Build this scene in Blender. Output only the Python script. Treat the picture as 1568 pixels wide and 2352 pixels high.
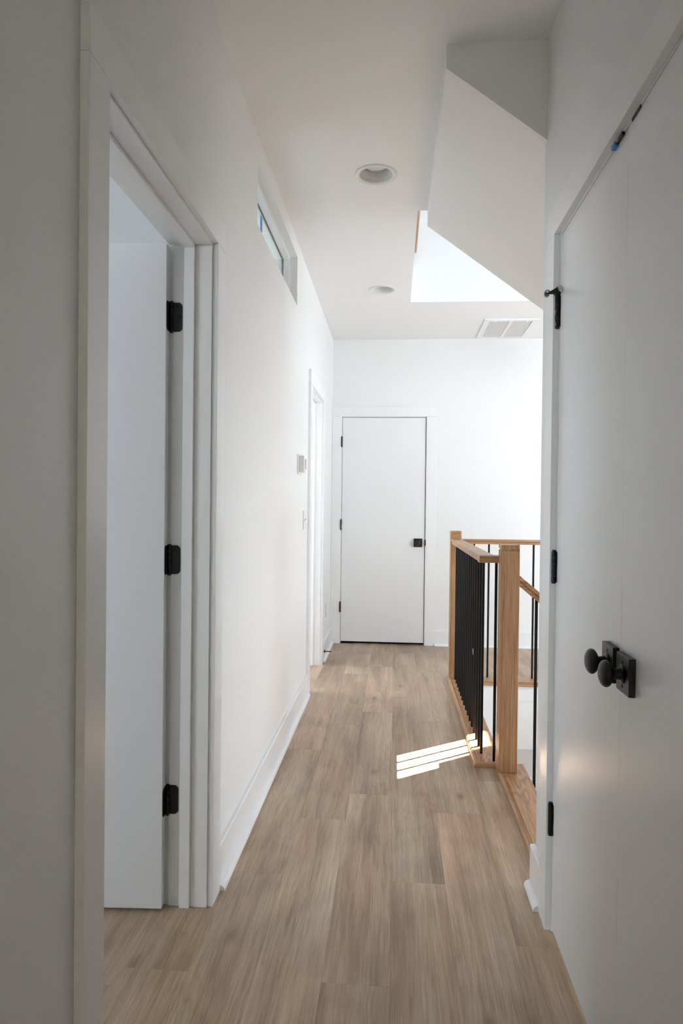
import bpy, bmesh, math, random
from mathutils import Vector, Matrix

# ------------------------------------------------------------------ reset
for o in list(bpy.data.objects):
    bpy.data.objects.remove(o)
scene = bpy.context.scene
col = scene.collection
random.seed(7)

# ------------------------------------------------------------------ camera
CAM_H, YAW, PITCH, ROLL = 1.2518, 0.0766, -0.0098, 0.0109
cam_data = bpy.data.cameras.new('camera')
cam_data.sensor_fit = 'VERTICAL'
cam_data.sensor_height = 36.0
cam_data.sensor_width = 24.0
cam_data.lens = 24.0
cam_data.clip_start = 0.02
cam = bpy.data.objects.new('camera', cam_data)
col.objects.link(cam)
_f = Vector((-math.sin(YAW) * math.cos(PITCH), math.cos(YAW) * math.cos(PITCH), math.sin(PITCH)))
_r0 = Vector((math.cos(YAW), math.sin(YAW), 0))
_u0 = _r0.cross(_f)
_r = _r0 * math.cos(ROLL) + _u0 * math.sin(ROLL)
_u = -_r0 * math.sin(ROLL) + _u0 * math.cos(ROLL)
cam.matrix_world = Matrix(((_r.x, _u.x, -_f.x, 0), (_r.y, _u.y, -_f.y, 0),
                           (_r.z, _u.z, -_f.z, CAM_H), (0, 0, 0, 1)))
scene.camera = cam

# ------------------------------------------------------------------ world, sun, exposure
world = bpy.data.worlds.new('sky')
scene.world = world
world.use_nodes = True
wn = world.node_tree.nodes['Background']
wn.inputs['Color'].default_value = (0.83, 0.91, 1.0, 1)
wn.inputs['Strength'].default_value = 9.8

sun_data = bpy.data.lights.new('sun', 'SUN')
sun_data.energy = 40.0
sun_data.angle = 0.008
sun_data.color = (1.0, 0.965, 0.92)
sun = bpy.data.objects.new('sun', sun_data)
col.objects.link(sun)
SUN_EL = math.radians(60)
_to = Vector((0.791 * math.cos(SUN_EL), 0.612 * math.cos(SUN_EL), math.sin(SUN_EL)))
sun.rotation_euler = _to.to_track_quat('Z', 'Y').to_euler()
sun.location = (6, 8, 12)

scene.view_settings.view_transform = 'Standard'
scene.view_settings.look = 'None'
scene.view_settings.gamma = 1
scene.view_settings.use_curve_mapping = False
scene.view_settings.exposure = 0.52

# ------------------------------------------------------------------ materials
def new_mat(name):
    m = bpy.data.materials.new(name)
    m.use_nodes = True
    return m, m.node_tree.nodes, m.node_tree.links, m.node_tree.nodes['Principled BSDF']

def paint(name, rgb, rough, bump=0.0, scale=300.0, spec=0.5):
    m, n, l, b = new_mat(name)
    b.inputs['Base Color'].default_value = (*rgb, 1)
    b.inputs['Roughness'].default_value = rough
    b.inputs['Specular IOR Level'].default_value = spec
    if bump:
        tc = n.new('ShaderNodeTexCoord')
        nz = n.new('ShaderNodeTexNoise')
        nz.inputs['Scale'].default_value = scale
        nz.inputs['Detail'].default_value = 2
        bp = n.new('ShaderNodeBump')
        bp.inputs['Strength'].default_value = bump
        bp.inputs['Distance'].default_value = 0.001
        l.new(tc.outputs['Object'], nz.inputs['Vector'])
        l.new(nz.outputs['Fac'], bp.inputs['Height'])
        l.new(bp.outputs['Normal'], b.inputs['Normal'])
    return m

M = {}
M['wall'] = paint('wall_paint', (0.862, 0.862, 0.85), 0.45, 0.05, 220)
M['ceiling'] = paint('ceiling_paint', (0.915, 0.915, 0.91), 0.75, 0.05, 200)
M['trim'] = paint('trim_paint', (0.885, 0.885, 0.88), 0.28, 0.03, 120)
M['door'] = paint('door_paint', (0.86, 0.86, 0.86), 0.30, 0.06, 90)
M['black'] = paint('black_metal', (0.008, 0.008, 0.008), 0.5, 0.0, 400, 0.22)
M['blacksatin'] = paint('black_hardware', (0.010, 0.010, 0.011), 0.40, 0, 1, 0.35)
M['plastic'] = paint('white_plastic', (0.80, 0.80, 0.78), 0.35)
M['lens'] = paint('frosted_lens', (0.85, 0.85, 0.85), 0.3)
M['display'] = paint('grey_display', (0.33, 0.34, 0.34), 0.25)
M['grille'] = paint('vent_filter', (0.66, 0.65, 0.63), 0.8)
M['rubber'] = paint('cream_rubber', (0.55, 0.50, 0.42), 0.6)
M['rubbergrey'] = paint('grey_rubber', (0.45, 0.45, 0.42), 0.6)
M['rubberwhite'] = paint('white_rubber', (0.75, 0.70, 0.66), 0.6)
M['tape'] = paint('blue_tape', (0.09, 0.27, 0.72), 0.6, 0.2, 300)
M['steel'] = paint('worn_steel', (0.6, 0.6, 0.6), 0.3)
M['gasket'] = paint('dark_gasket', (0.06, 0.06, 0.06), 0.6)
M['dark'] = paint('painted_shade', (0.02, 0.02, 0.02), 0.9)  # near-black colour standing in for shade behind the end door

# translucent cream blind, added to warm the fill from behind the camera
m, n, l, b = new_mat('fill_blind_cloth')
b.inputs['Base Color'].default_value = (0.90, 0.86, 0.77, 1)
b.inputs['Roughness'].default_value = 0.9
tl = n.new('ShaderNodeBsdfTranslucent')
tl.inputs['Color'].default_value = (0.93, 0.87, 0.76, 1)
mxs = n.new('ShaderNodeMixShader')
mxs.inputs['Fac'].default_value = 0.6
l.new(b.outputs[0], mxs.inputs[1])
l.new(tl.outputs[0], mxs.inputs[2])
l.new(mxs.outputs[0], n['Material Output'].inputs['Surface'])
M['blind'] = m

# glass
m, n, l, b = new_mat('window_glass')
b.inputs['Base Color'].default_value = (0.86, 0.93, 0.90, 1)
b.inputs['Roughness'].default_value = 0.02
b.inputs['Transmission Weight'].default_value = 1.0
b.inputs['IOR'].default_value = 1.45
M['glass'] = m

def mapping(n, l, src, scale, loc=None):
    mp = n.new('ShaderNodeMapping')
    mp.inputs['Scale'].default_value = scale
    l.new(src, mp.inputs['Vector'])
    return mp.outputs['Vector']

def noise(n, l, vec, scale, detail=4, rough=0.55, dist=0.0):
    t = n.new('ShaderNodeTexNoise')
    t.inputs['Scale'].default_value = scale
    t.inputs['Detail'].default_value = detail
    t.inputs['Roughness'].default_value = rough
    t.inputs['Distortion'].default_value = dist
    l.new(vec, t.inputs['Vector'])
    return t.outputs['Fac']

def ramp(n, l, fac, stops):
    r = n.new('ShaderNodeValToRGB')
    el = r.color_ramp.elements
    el[0].position, el[0].color = stops[0][0], (*stops[0][1], 1)
    el[1].position, el[1].color = stops[-1][0], (*stops[-1][1], 1)
    for p, c in stops[1:-1]:
        e = el.new(p)
        e.color = (*c, 1)
    l.new(fac, r.inputs['Fac'])
    return r.outputs['Color']

def mix(n, l, a, b_, fac, mode='MULTIPLY'):
    mx = n.new('ShaderNodeMix')
    mx.data_type = 'RGBA'
    mx.blend_type = mode
    if isinstance(fac, (int, float)):
        mx.inputs['Factor'].default_value = fac
    else:
        l.new(fac, mx.inputs['Factor'])
    for s, i in ((a, 6), (b_, 7)):
        if isinstance(s, tuple):
            mx.inputs[i].default_value = (*s, 1)
        else:
            l.new(s, mx.inputs[i])
    return mx.outputs[2]

def per_object_coords(n, l):
    """object coordinates shifted by a per-object random, so no two boards share their grain"""
    tc = n.new('ShaderNodeTexCoord')
    oi = n.new('ShaderNodeObjectInfo')
    mu = n.new('ShaderNodeVectorMath')
    mu.operation = 'MULTIPLY'
    cb = n.new('ShaderNodeCombineXYZ')
    for i in range(3):
        l.new(oi.outputs['Random'], cb.inputs[i])
    l.new(cb.outputs[0], mu.inputs[0])
    mu.inputs[1].default_value = (17.3, 43.1, 29.7)
    ad = n.new('ShaderNodeVectorMath')
    ad.operation = 'ADD'
    l.new(tc.outputs['Object'], ad.inputs[0])
    l.new(mu.outputs[0], ad.inputs[1])
    return ad.outputs[0], oi.outputs['Random']

# vinyl plank: taupe oak print, grain along Y
m, n, l, b = new_mat('oak_plank')
vec, rnd = per_object_coords(n, l)
broad = noise(n, l, mapping(n, l, vec, (11, 1.0, 1)), 1.0, 3, 0.5, 0.5)
base = ramp(n, l, broad, [(0.26, (0.330, 0.228, 0.152)), (0.48, (0.495, 0.367, 0.258)), (0.74, (0.630, 0.500, 0.370))])
streak = noise(n, l, mapping(n, l, vec, (75, 1.7, 1)), 1.0, 4, 0.6, 0.5)
base = mix(n, l, base, ramp(n, l, streak, [(0.3, (0.80, 0.77, 0.74)), (0.66, (1.10, 1.10, 1.09))]), 0.75)
# cathedral rings, only where the figure noise lets them through
fig = noise(n, l, mapping(n, l, vec, (7, 0.75, 1)), 1.0, 2, 0.5, 0.35)
fm = n.new('ShaderNodeMath'); fm.operation = 'MULTIPLY'; fm.inputs[1].default_value = 46.0
l.new(fig, fm.inputs[0])
fp = n.new('ShaderNodeMath'); fp.operation = 'PINGPONG'; fp.inputs[1].default_value = 1.0
l.new(fm.outputs[0], fp.inputs[0])
rings = ramp(n, l, fp.outputs[0], [(0.0, (1.04, 1.04, 1.04)), (0.55, (1.0, 1.0, 1.0)), (1.0, (0.76, 0.72, 0.68))])
gate = noise(n, l, mapping(n, l, vec, (5, 1.1, 1)), 1.0, 1)
base = mix(n, l, base, rings, ramp(n, l, gate, [(0.42, (0.0, 0.0, 0.0)), (0.6, (0.5, 0.5, 0.5))]))
fine = noise(n, l, mapping(n, l, vec, (380, 7, 1)), 1.0, 3, 0.65, 0.2)
base = mix(n, l, base, ramp(n, l, fine, [(0.36, (0.68, 0.65, 0.62)), (0.58, (1.07, 1.07, 1.07))]), 0.7)
# slow tone variation along the board and a few small knots
blot = noise(n, l, mapping(n, l, vec, (3.5, 3.0, 1)), 1.0, 2, 0.5, 0.6)
base = mix(n, l, base, ramp(n, l, blot, [(0.30, (0.74, 0.70, 0.66)), (0.50, (1, 1, 1))]), 0.6)
vo = n.new('ShaderNodeTexVoronoi')
vo.inputs['Scale'].default_value = 1.0
l.new(mapping(n, l, vec, (5.5, 2.6, 1)), vo.inputs['Vector'])
base = mix(n, l, base, ramp(n, l, vo.outputs['Distance'], [(0.02, (0.45, 0.38, 0.33)), (0.09, (0.82, 0.78, 0.74)), (0.16, (1, 1, 1))]), 0.75)
hue = noise(n, l, mapping(n, l, vec, (3, 1.2, 1)), 1.0, 1)
base = mix(n, l, base, ramp(n, l, hue, [(0.35, (1.06, 0.96, 0.90)), (0.65, (0.98, 1.01, 1.00))]), 0.7)
tone = ramp(n, l, rnd, [(0.0, (0.90, 0.90, 0.90)), (1.0, (1.08, 1.08, 1.08))])
base = mix(n, l, base, tone, 1.0)
l.new(base, b.inputs['Base Color'])
b.inputs['Roughness'].default_value = 0.36
bp = n.new('ShaderNodeBump')
bp.inputs['Strength'].default_value = 0.12
bp.inputs['Distance'].default_value = 0.001
l.new(fine, bp.inputs['Height'])
l.new(bp.outputs['Normal'], b.inputs['Normal'])
M['plank'] = m

def oak(axis, figure=False):
    """finished red oak, grain along the given axis, open pores and cathedral figure"""
    m, n, l, b = new_mat('red_oak_' + axis + ('_flat' if figure else ''))
    vec, rnd = per_object_coords(n, l)
    def sc(across, along):
        s = [across] * 3
        s['xyz'.index(axis)] = along
        return tuple(s)
    # flat-sawn boards show cathedrals, posts and rails straight grain
    fig = noise(n, l, mapping(n, l, vec, sc(8, 1.7) if figure else sc(16, 0.35)), 1.0, 2, 0.5, 0.25)
    mt = n.new('ShaderNodeMath')
    mt.operation = 'MULTIPLY'
    mt.inputs[1].default_value = 26.0 if figure else 16.0
    l.new(fig, mt.inputs[0])
    fr = n.new('ShaderNodeMath')
    fr.operation = 'PINGPONG'
    fr.inputs[1].default_value = 1.0
    l.new(mt.outputs[0], fr.inputs[0])
    ring = ramp(n, l, fr.outputs[0], [(0.0, (0.550, 0.330, 0.178)), (0.6, (0.505, 0.290, 0.150)), (1.0, (0.36, 0.185, 0.090) if figure else (0.44, 0.240, 0.122))])
    pore = noise(n, l, mapping(n, l, vec, sc(300, 7)), 1.0, 3, 0.65, 0.15)
    c = mix(n, l, ring, ramp(n, l, pore, [(0.36, (0.52, 0.45, 0.38)), (0.54, (1.0, 1.0, 1.0))]), 0.8)
    st = noise(n, l, mapping(n, l, vec, sc(70, 0.9)), 1.0, 3, 0.55, 0.2)
    c = mix(n, l, c, ramp(n, l, st, [(0.3, (0.80, 0.77, 0.73)), (0.7, (1.12, 1.12, 1.12))]), 0.8)
    l.new(c, b.inputs['Base Color'])
    b.inputs['Roughness'].default_value = 0.36
    bp = n.new('ShaderNodeBump')
    bp.inputs['Strength'].default_value = 0.12
    bp.inputs['Distance'].default_value = 0.001
    l.new(pore, bp.inputs['Height'])
    l.new(bp.outputs['Normal'], b.inputs['Normal'])
    return m
for a in 'xyz':
    M['oak_' + a] = oak(a)
M['oak_board'] = oak('y', True)

# ------------------------------------------------------------------ mesh helpers
WO = {}   # world origin of every object

def bx(bm, x0, x1, y0, y1, z0, z1):
    v = [bm.verts.new(p) for p in ((x0, y0, z0), (x1, y0, z0), (x1, y1, z0), (x0, y1, z0),
                                   (x0, y0, z1), (x1, y0, z1), (x1, y1, z1), (x0, y1, z1))]
    for f in ((0, 3, 2, 1), (4, 5, 6, 7), (0, 1, 5, 4), (1, 2, 6, 5), (2, 3, 7, 6), (3, 0, 4, 7)):
        bm.faces.new([v[i] for i in f])

def prism(bm, pts, axis, a0, a1):
    """extrude polygon pts (2-D, remaining axes in xyz order) along axis"""
    def P(p, a):
        q = list(p)
        q.insert('xyz'.index(axis), a)
        return q
    n = len(pts)
    A = [bm.verts.new(P(p, a0)) for p in pts]
    B = [bm.verts.new(P(p, a1)) for p in pts]
    bm.faces.new(A)
    bm.faces.new(B[::-1])
    for i in range(n):
        j = (i + 1) % n
        bm.faces.new((A[i], B[i], B[j], A[j]))

def lathe(bm, prof, centre, axis, seg=32):
    """prof: list of (distance along axis, radius); axis a unit vector"""
    ax = Vector(axis).normalized()
    t = Vector((0, 0, 1)) if abs(ax.z) < 0.9 else Vector((1, 0, 0))
    u = ax.cross(t).normalized()
    w = ax.cross(u)
    c = Vector(centre)
    rings = []
    for d, r in prof:
        if r < 1e-6:
            rings.append([bm.verts.new(c + ax * d)])
        else:
            rings.append([bm.verts.new(c + ax * d + (u * math.cos(2 * math.pi * i / seg) + w * math.sin(2 * math.pi * i / seg)) * r) for i in range(seg)])
    for A, B in zip(rings, rings[1:]):
        for i in range(seg):
            j = (i + 1) % seg
            if len(A) == 1 and len(B) == 1:
                continue
            if len(A) == 1:
                bm.faces.new((A[0], B[i], B[j]))
            elif len(B) == 1:
                bm.faces.new((A[i], B[0], A[j]))
            else:
                bm.faces.new((A[i], B[i], B[j], A[j]))

def finish(bm, bevel=0.0, seg=2, smooth=False):
    bmesh.ops.recalc_face_normals(bm, faces=bm.faces)
    if bevel:
        ed = [e for e in bm.edges if len(e.link_faces) == 2 and e.calc_face_angle() > 0.5]
        bmesh.ops.bevel(bm, geom=ed, offset=bevel, segments=seg, affect='EDGES', profile=0.5, clamp_overlap=True)
    if smooth:
        for f in bm.faces:
            f.smooth = True
        for e in bm.edges:
            if len(e.link_faces) == 2 and e.calc_face_angle() > 0.7:
                e.smooth = False

def tag(o, label=None, cat=None, group=None, kind=None):
    if label: o['label'] = label
    if cat: o['category'] = cat
    if group: o['group'] = group
    if kind: o['kind'] = kind
    return o

def empty(name, loc):
    o = bpy.data.objects.new(name, None)
    o.empty_display_size = 0.1
    o.location = loc
    col.objects.link(o)
    WO[o] = Vector(loc)
    return o

def obj(name, bm, mat, parent=None, bevel=0.0, seg=2, smooth=False, origin=None):
    finish(bm, bevel, seg, smooth)
    if origin is None:
        lo = Vector([min(v.co[i] for v in bm.verts) for i in range(3)])
        hi = Vector([max(v.co[i] for v in bm.verts) for i in range(3)])
        origin = (lo + hi) / 2
    origin = Vector(origin)
    for v in bm.verts:
        v.co -= origin
    me = bpy.data.meshes.new(name)
    bm.to_mesh(me)
    bm.free()
    me.materials.append(M[mat] if isinstance(mat, str) else mat)
    o = bpy.data.objects.new(name, me)
    col.objects.link(o)
    WO[o] = origin
    if parent:
        o.parent = parent
        o.location = origin - WO[parent]
    else:
        o.location = origin
    return o

def boxes(name, lst, mat, parent=None, bevel=0.0, **k):
    bm = bmesh.new()
    for b_ in lst:
        bx(bm, *b_)
    return obj(name, bm, mat, parent, bevel, **k)

def cyl(name, c0, c1, r, mat, parent=None, seg=20, ch=0.0):
    bm = bmesh.new()
    a, b_ = Vector(c0), Vector(c1)
    L = (b_ - a).length
    c = min(ch or r * 0.12, r * 0.5)
    lathe(bm, [(0, 0), (0, r - c), (c, r), (L - c, r), (L, r - c), (L, 0)], a, (b_ - a) / L, seg)
    return obj(name, bm, mat, parent, smooth=True)

def struct(o, label, cat):
    return tag(o, label, cat, kind='structure')

# ------------------------------------------------------------------ measures of the place
XL = -0.565          # hall face of the left wall
XLB = -0.685         # room face of the left wall
XR = 0.477           # hall face of the right wall
YF = 6.175           # far wall
H = 2.75             # ceiling
Z3 = 3.13            # storey above
XW = 4.00            # outer wall of the landing and stairwell
XO = 1.72            # far side of the stair opening, drawn in so unseen floor dims the well
XU = 2.10            # outer wall of the storey above
YC = 2.272           # end of the right wall (corner)
YBACK = -2.6         # wall behind the camera
XBED = -3.4          # outer wall of the rooms on the left
YWELL0, YWELL1 = 3.30, 4.90
HX0, HY0, HY1 = 0.1035, 3.495, 5.06   # opening in the ceiling
T = 0.12
TOP = 2.054          # underside of the head casings

# ------------------------------------------------------------------ left wall with two doorways and a transom
D1 = (1.2688, 2.0727)      # casing inner edges
D2 = (4.53, 5.30)
TR = (2.742, 3.879, 2.39, 2.665)
def wall_pieces(x0, x1, y0, y1, z0, z1, holes):
    """boxes of a wall lying along y with rectangular holes (y0,y1,z0,z1)"""
    out = []
    ys = sorted({y0, y1, *[h[0] for h in holes], *[h[1] for h in holes]})
    for a, b_ in zip(ys, ys[1:]):
        hs = sorted([h for h in holes if h[0] < (a + b_) / 2 < h[1]], key=lambda h: h[2])
        z = z0
        for h in hs:
            if h[2] > z:
                out.append((x0, x1, a, b_, z, h[2]))
            z = h[3]
        if z < z1:
            out.append((x0, x1, a, b_, z, z1))
    return out
def swap(lst):
    return [(c, d, a, b_, e, f) for a, b_, c, d, e, f in lst]
rough = lambda d: (d[0] - 0.02, d[1] + 0.02, -0.3, TOP + 0.02)
wl = boxes('wall_left', wall_pieces(XLB, XL, YBACK, YF, -0.3, Z3, [rough(D1), rough(D2), TR]), 'wall')
struct(wl, 'long white painted hallway wall with doorways and high transom window', 'wall')

# right wall with the double closet doors
DR = (0.885, 2.0532)
wr = boxes('wall_right', wall_pieces(XR, XR + T, YBACK, YC - T, -0.3, Z3, [rough(DR)]) + [(XR, XW, YC - T, YC, -3.3, Z3)], 'wall')
struct(wr, 'white wall around the double closet doors, ending at the stairs', 'wall')
# closet behind the doors
ck = boxes('wall_closet', [(XR + T, 1.3, YBACK, YBACK + 0.1, 0, Z3), (1.3, 1.4, YBACK, YC - T, 0, Z3)], 'wall')
struct(ck, 'white closet wall hidden behind the double doors', 'wall')

# far wall with its door
DF = (-0.4768, 0.2846)
wf = boxes('wall_far', swap(wall_pieces(YF, YF + T, -3.6, XW + 0.2, -0.3, Z3, [(DF[0] - 0.02, DF[1] + 0.02, -0.3, TOP + 0.02)])), 'wall')
struct(wf, 'white end wall of the hallway behind the stair railing', 'wall')
bk = boxes('wall_behind_door', [(-0.75, 0.55, YF + 0.9, YF + 1.0, -0.1, 2.3), (-0.75, -0.65, YF + T, YF + 0.9, -0.1, 2.3), (0.45, 0.55, YF + T, YF + 0.9, -0.1, 2.3), (-0.75, 0.55, YF + T, YF + 1.0, 2.2, 2.3), (DF[0] - 0.01, DF[1] + 0.01, YF + 0.036, YF + T, -0.006, 0.0006), (-0.65, 0.45, YF + T, YF + 0.9, -0.006, 0.0006)], 'dark')  # dark lining and floor strips colour the shade into the door's bottom gap
struct(bk, 'closet lining coloured near black to stand for the shade behind the end door', 'wall')

# wall behind the camera
WN = (-0.40, 0.34, 0.65, 2.15)       # unseen window added behind the camera to brighten the near hall
wb = boxes('wall_near', swap(wall_pieces(YBACK - T, YBACK, XBED, XR + T, -0.3, Z3, [WN])), 'wall')
struct(wb, 'white wall closing the near end of the hallway', 'wall')

# stairwell outer wall, with a window to the landing and a narrow sash window one storey up
WS = (2.31, 3.72, -0.10, 2.60)       # landing window
WT = (4.73, 5.074, 3.50, 4.64)      # sash window upstairs
WLOW = (3.6, 4.8, -2.1, -1.5)
wx = boxes('wall_stairwell', wall_pieces(XW, XW + 0.16, YC - T, YF + 0.2, -3.3, Z3, [WS, WLOW])
           + wall_pieces(XU, XU + 0.05, YC - T, HY1 + T, Z3, 5.8, [WT]), 'wall')
struct(wx, 'white outer wall of the stairwell with windows', 'wall')
# upstairs shell
W3 = (0.3, 1.25, 4.15, 4.65)          # upstairs window looking back over the hall
w3 = boxes('wall_upstairs', [(-1.2, XU + 0.05, HY1, HY1 + T, H + 0.0005, 5.8), (-1.32, -1.2, 0.3, HY1 + T, Z3, 5.8)]
           + swap(wall_pieces(0.3, 0.42, -1.2, XU, Z3, 5.8, [(W3[0], W3[1], W3[2], W3[3])]))
           + [(XU, XU + 0.05, 0.3, YC - T, Z3, 5.8)], 'wall')
struct(w3, 'white walls of the storey above seen through the stair opening', 'wall')
r3 = boxes('ceiling_upstairs', [(-1.3, XU + 0.16, 0.3, HY1 + T, 5.8, 5.9)], 'ceiling')
struct(r3, 'white ceiling of the storey above', 'ceiling')

# rooms on the left: bedroom, bath, far room
WBED = (-0.6, 0.6, 1.0, 2.08)
WBATH = (2.85, 3.9, 0.95, 2.3)
WROOM = (4.35, 5.8, 0.6, 2.2)
wo = boxes('wall_outer', wall_pieces(XBED - T, XBED, YBACK, YF, -0.3, Z3, [WBED, WBATH, WROOM])
           + [(XBED, XLB, 2.62, 2.70, -0.3, Z3), (XBED, XLB, 4.16, 4.24, -0.3, Z3)], 'wall')
struct(wo, 'white walls of the rooms beyond the left doorways', 'wall')

# ------------------------------------------------------------------ ceiling (sheet with round cut-outs for the two downlights) and storey slab above
LIGHTS = [(-0.098, 3.105), (-0.098, 4.755)]
RH = 0.078
bm = bmesh.new()
PS = 0.16
def sheet(x0, x1, y0, y1, z):
    bm.faces.new([bm.verts.new(p) for p in ((x0, y0, z), (x0, y1, z), (x1, y1, z), (x1, y0, z))])
lx = LIGHTS[0][0]
XA = XBED - T
sheet(XA, lx - PS, YBACK - T, YF + T, H)
sheet(lx - PS, lx + PS, YBACK - T, LIGHTS[0][1] - PS, H)
sheet(lx - PS, lx + PS, LIGHTS[0][1] + PS, LIGHTS[1][1] - PS, H)
sheet(lx - PS, lx + PS, LIGHTS[1][1] + PS, YF + T, H)
sheet(lx + PS, HX0, YBACK - T, YF + T, H)
sheet(HX0, XR + T, YBACK - T, YC, H)
sheet(HX0, 0.16, YC, HY0, H)
sheet(HX0, XW + 0.1, HY1, YF + T, H)
sheet(XU, XW + 0.1, YC - T, HY1, H)
for cx_, cy_ in LIGHTS:
    N = 40
    ci, sq = [], []
    for i in range(N):
        a = 2 * math.pi * i / N + math.pi / 4
        c, s = math.cos(a), math.sin(a)
        ci.append(bm.verts.new((cx_ + RH * c, cy_ + RH * s, H)))
        k = PS / max(abs(c), abs(s))
        sq.append(bm.verts.new((cx_ + k * c, cy_ + k * s, H)))
    for i in range(N):
        j = (i + 1) % N
        bm.faces.new((ci[i], sq[i], sq[j], ci[j]))
# faces of the opening and the floor slab of the storey above
bx(bm, HX0 - 0.02, HX0, HY0, HY1, H + 0.0005, Z3 - 0.03)
bx(bm, HX0 - 0.02, 0.16, HY0 - 0.02, HY0, H + 0.0005, Z3)
bx(bm, XA, HX0, YBACK - T, YF + T, Z3 - 0.06, Z3 - 0.0305)
bx(bm, HX0, XR + T, YBACK - T, YC - T, Z3 - 0.06, Z3 - 0.0305)
bx(bm, HX0, XW + 0.1, HY1 + T, YF + T, Z3 - 0.06, Z3 - 0.0305)
bx(bm, XU, XW + 0.1, YC - T, HY1 + T, Z3 - 0.06, Z3 - 0.0305)
bx(bm, XU, XU + 0.05, YC, HY1, H + 0.0005, Z3)
ce = obj('ceiling', bm, 'ceiling')
struct(ce, 'flat white hallway ceiling with recessed lights and stair opening', 'ceiling')

# underside of the flight that climbs to the storey above
SL = 0.745
sx0, sz0 = 0.152, 2.672
bm = bmesh.new()
sx1 = 2.1
sz1 = sz0 - SL * (sx1 - sx0)
prism(bm, [(sx0, sz0), (sx0, Z3 + 0.02), (sx0 + 0.25, Z3 + 0.02), (sx1, sz1 + 0.30), (sx1, sz1)], 'y', 2.244, HY0)
bx(bm, sx1, sx1 + 0.9, YC, HY0, sz1 + 0.06, sz1 + 0.24)
so = obj('ceiling_stair_soffit', bm, 'ceiling')
struct(so, 'sloping white underside of the upper stair flight', 'soffit')

# ------------------------------------------------------------------ floor: sub-floor slab and single planks
fl = boxes('floor', [(XBED, 0.40, YBACK, YF + T, -0.30, -0.006), (0.40, 0.50, YBACK, 3.32, -0.30, -0.006), (0.50, 0.62, YBACK, 3.29, -0.30, -0.006),
                     (0.62, XR + T, YBACK, YC - T, -0.30, -0.006), (0.40, XW, 4.92, YF + T, -0.30, -0.006), (0.40, 0.53, 3.32, 4.92, -0.30, -0.006), (XO + 0.005, XW, 3.34, 4.92, -0.30, -0.006)], 'wall')
struct(fl, 'taupe oak plank floor running the length of the hallway', 'floor')
PW, PL, GAP = 0.18, 1.18, 0.00012
OFF = {-4: 1.78, -3: 2.28, -2: 2.70, -1: 2.95, 0: 2.27, 1: 1.62, 2: 1.97, 3: 2.55, 4: 1.75, 5: 2.2, 6: 2.9, 7: 1.6, 8: 2.3, 9: 1.8, 10: 2.6, 11: 2.0}
def plank_cuts(x0, x1, y0, y1):
    """keep the plank out of walls, stair opening and oak edging; returns list of rects"""
    rects = [(x0, x1, y0, y1)]
    blocks = [(0.400, XO, 3.312, 5.02), (0.500, 9, 2.15, 3.34), (XR + 0.10, 9, YBACK, YC)]
    for bx0, bx1, by0, by1 in blocks:
        nr = []
        for (a, b_, c, d) in rects:
            if b_ <= bx0 or a >= bx1 or d <= by0 or c >= by1:
                nr.append((a, b_, c, d)); continue
            if a < bx0: nr.append((a, bx0, c, d))
            if b_ > bx1: nr.append((bx1, b_, c, d))
            aa, bb = max(a, bx0), min(b_, bx1)
            if c < by0: nr.append((aa, bb, c, by0))
            if d > by1: nr.append((aa, bb, by1, d))
        rects = nr
    return rects
for k in range(-9, 23):
    x0 = 0.004 + PW * k
    off = OFF.get(k, 1.5 + (k * 0.43) % 1.18)
    y = off - PL * math.ceil((off - YBACK) / PL)
    while y < YF:
        for (a, b_, c, d) in plank_cuts(x0, x0 + PW, max(y, YBACK), min(y + PL, YF + 0.06 if -0.5 < x0 < 0.2 else YF)):
            if b_ - a > 0.01 and d - c > 0.01 and a < XW and b_ > XBED:
                p = boxes('plank', [(a + GAP, min(b_, XW) - GAP, c + GAP, d - GAP, -0.006, 0.0)], 'plank', fl, bevel=0.0003, seg=1)
        y += PL

# ------------------------------------------------------------------ oak edging around the stair opening
def nosing(name, x0, x1, y0, y1, mat, edges, label, thick=0.035):
    r = empty(name, ((x0 + x1) / 2, (y0 + y1) / 2, 0.0))
    boxes('board', [(x0, x1, y0, y1, 0.02 - thick, 0.02)], mat, r, bevel=0.004, seg=3)
    return struct(r, label, 'trim')
def edge_strip(parent, p0, p1, mat, m0=0, m1=0):
    """quarter-round edging along the hall side of a board; m0, m1 slant the ends into mitres"""
    (xa, ya), (xb, yb) = p0, p1
    bm = bmesh.new()
    prof = [(0, 0.0)] + [(0.018 - 0.018 * math.cos(t), 0.022 * math.sin(t)) for t in [i * math.pi / 12 for i in range(1, 7)]] + [(0.020, 0.022), (0.020, 0.0)]
    A, B = [], []
    for d, z in prof:
        if xa == xb:
            A.append(bm.verts.new((xa + d, ya + m0 * d, z))); B.append(bm.verts.new((xa + d, yb + m1 * d, z)))
        else:
            A.append(bm.verts.new((xa + m0 * d, ya + d, z))); B.append(bm.verts.new((xb + m1 * d, ya + d, z)))
    n_ = len(prof)
    bm.faces.new(A); bm.faces.new(B[::-1])
    for i in range(n_):
        j = (i + 1) % n_
        bm.faces.new((A[i], B[i], B[j], A[j]))
    return obj('edging', bm, mat, parent, smooth=True)
t1 = nosing('trim_1', 0.4195, 0.540, 3.3275, 4.885, 'oak_board', None, 'long oak floor board carrying the row of black balusters')
edge_strip(t1, (0.398, 3.3067), (0.398, 5.03), 'oak_y', 1, 0)
edge_strip(t1, (0.3982, 3.3065), (0.4978, 3.3065), 'oak_x', 1, 1)
t2 = nosing('trim_2', 0.5195, 0.633, YC + 0.001, 3.3255, 'oak_board', None, 'oak landing tread at the head of the stairs')
edge_strip(t2, (0.498, YC - 0.11), (0.498, 3.3063), 'oak_y', 0, 1)
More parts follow.
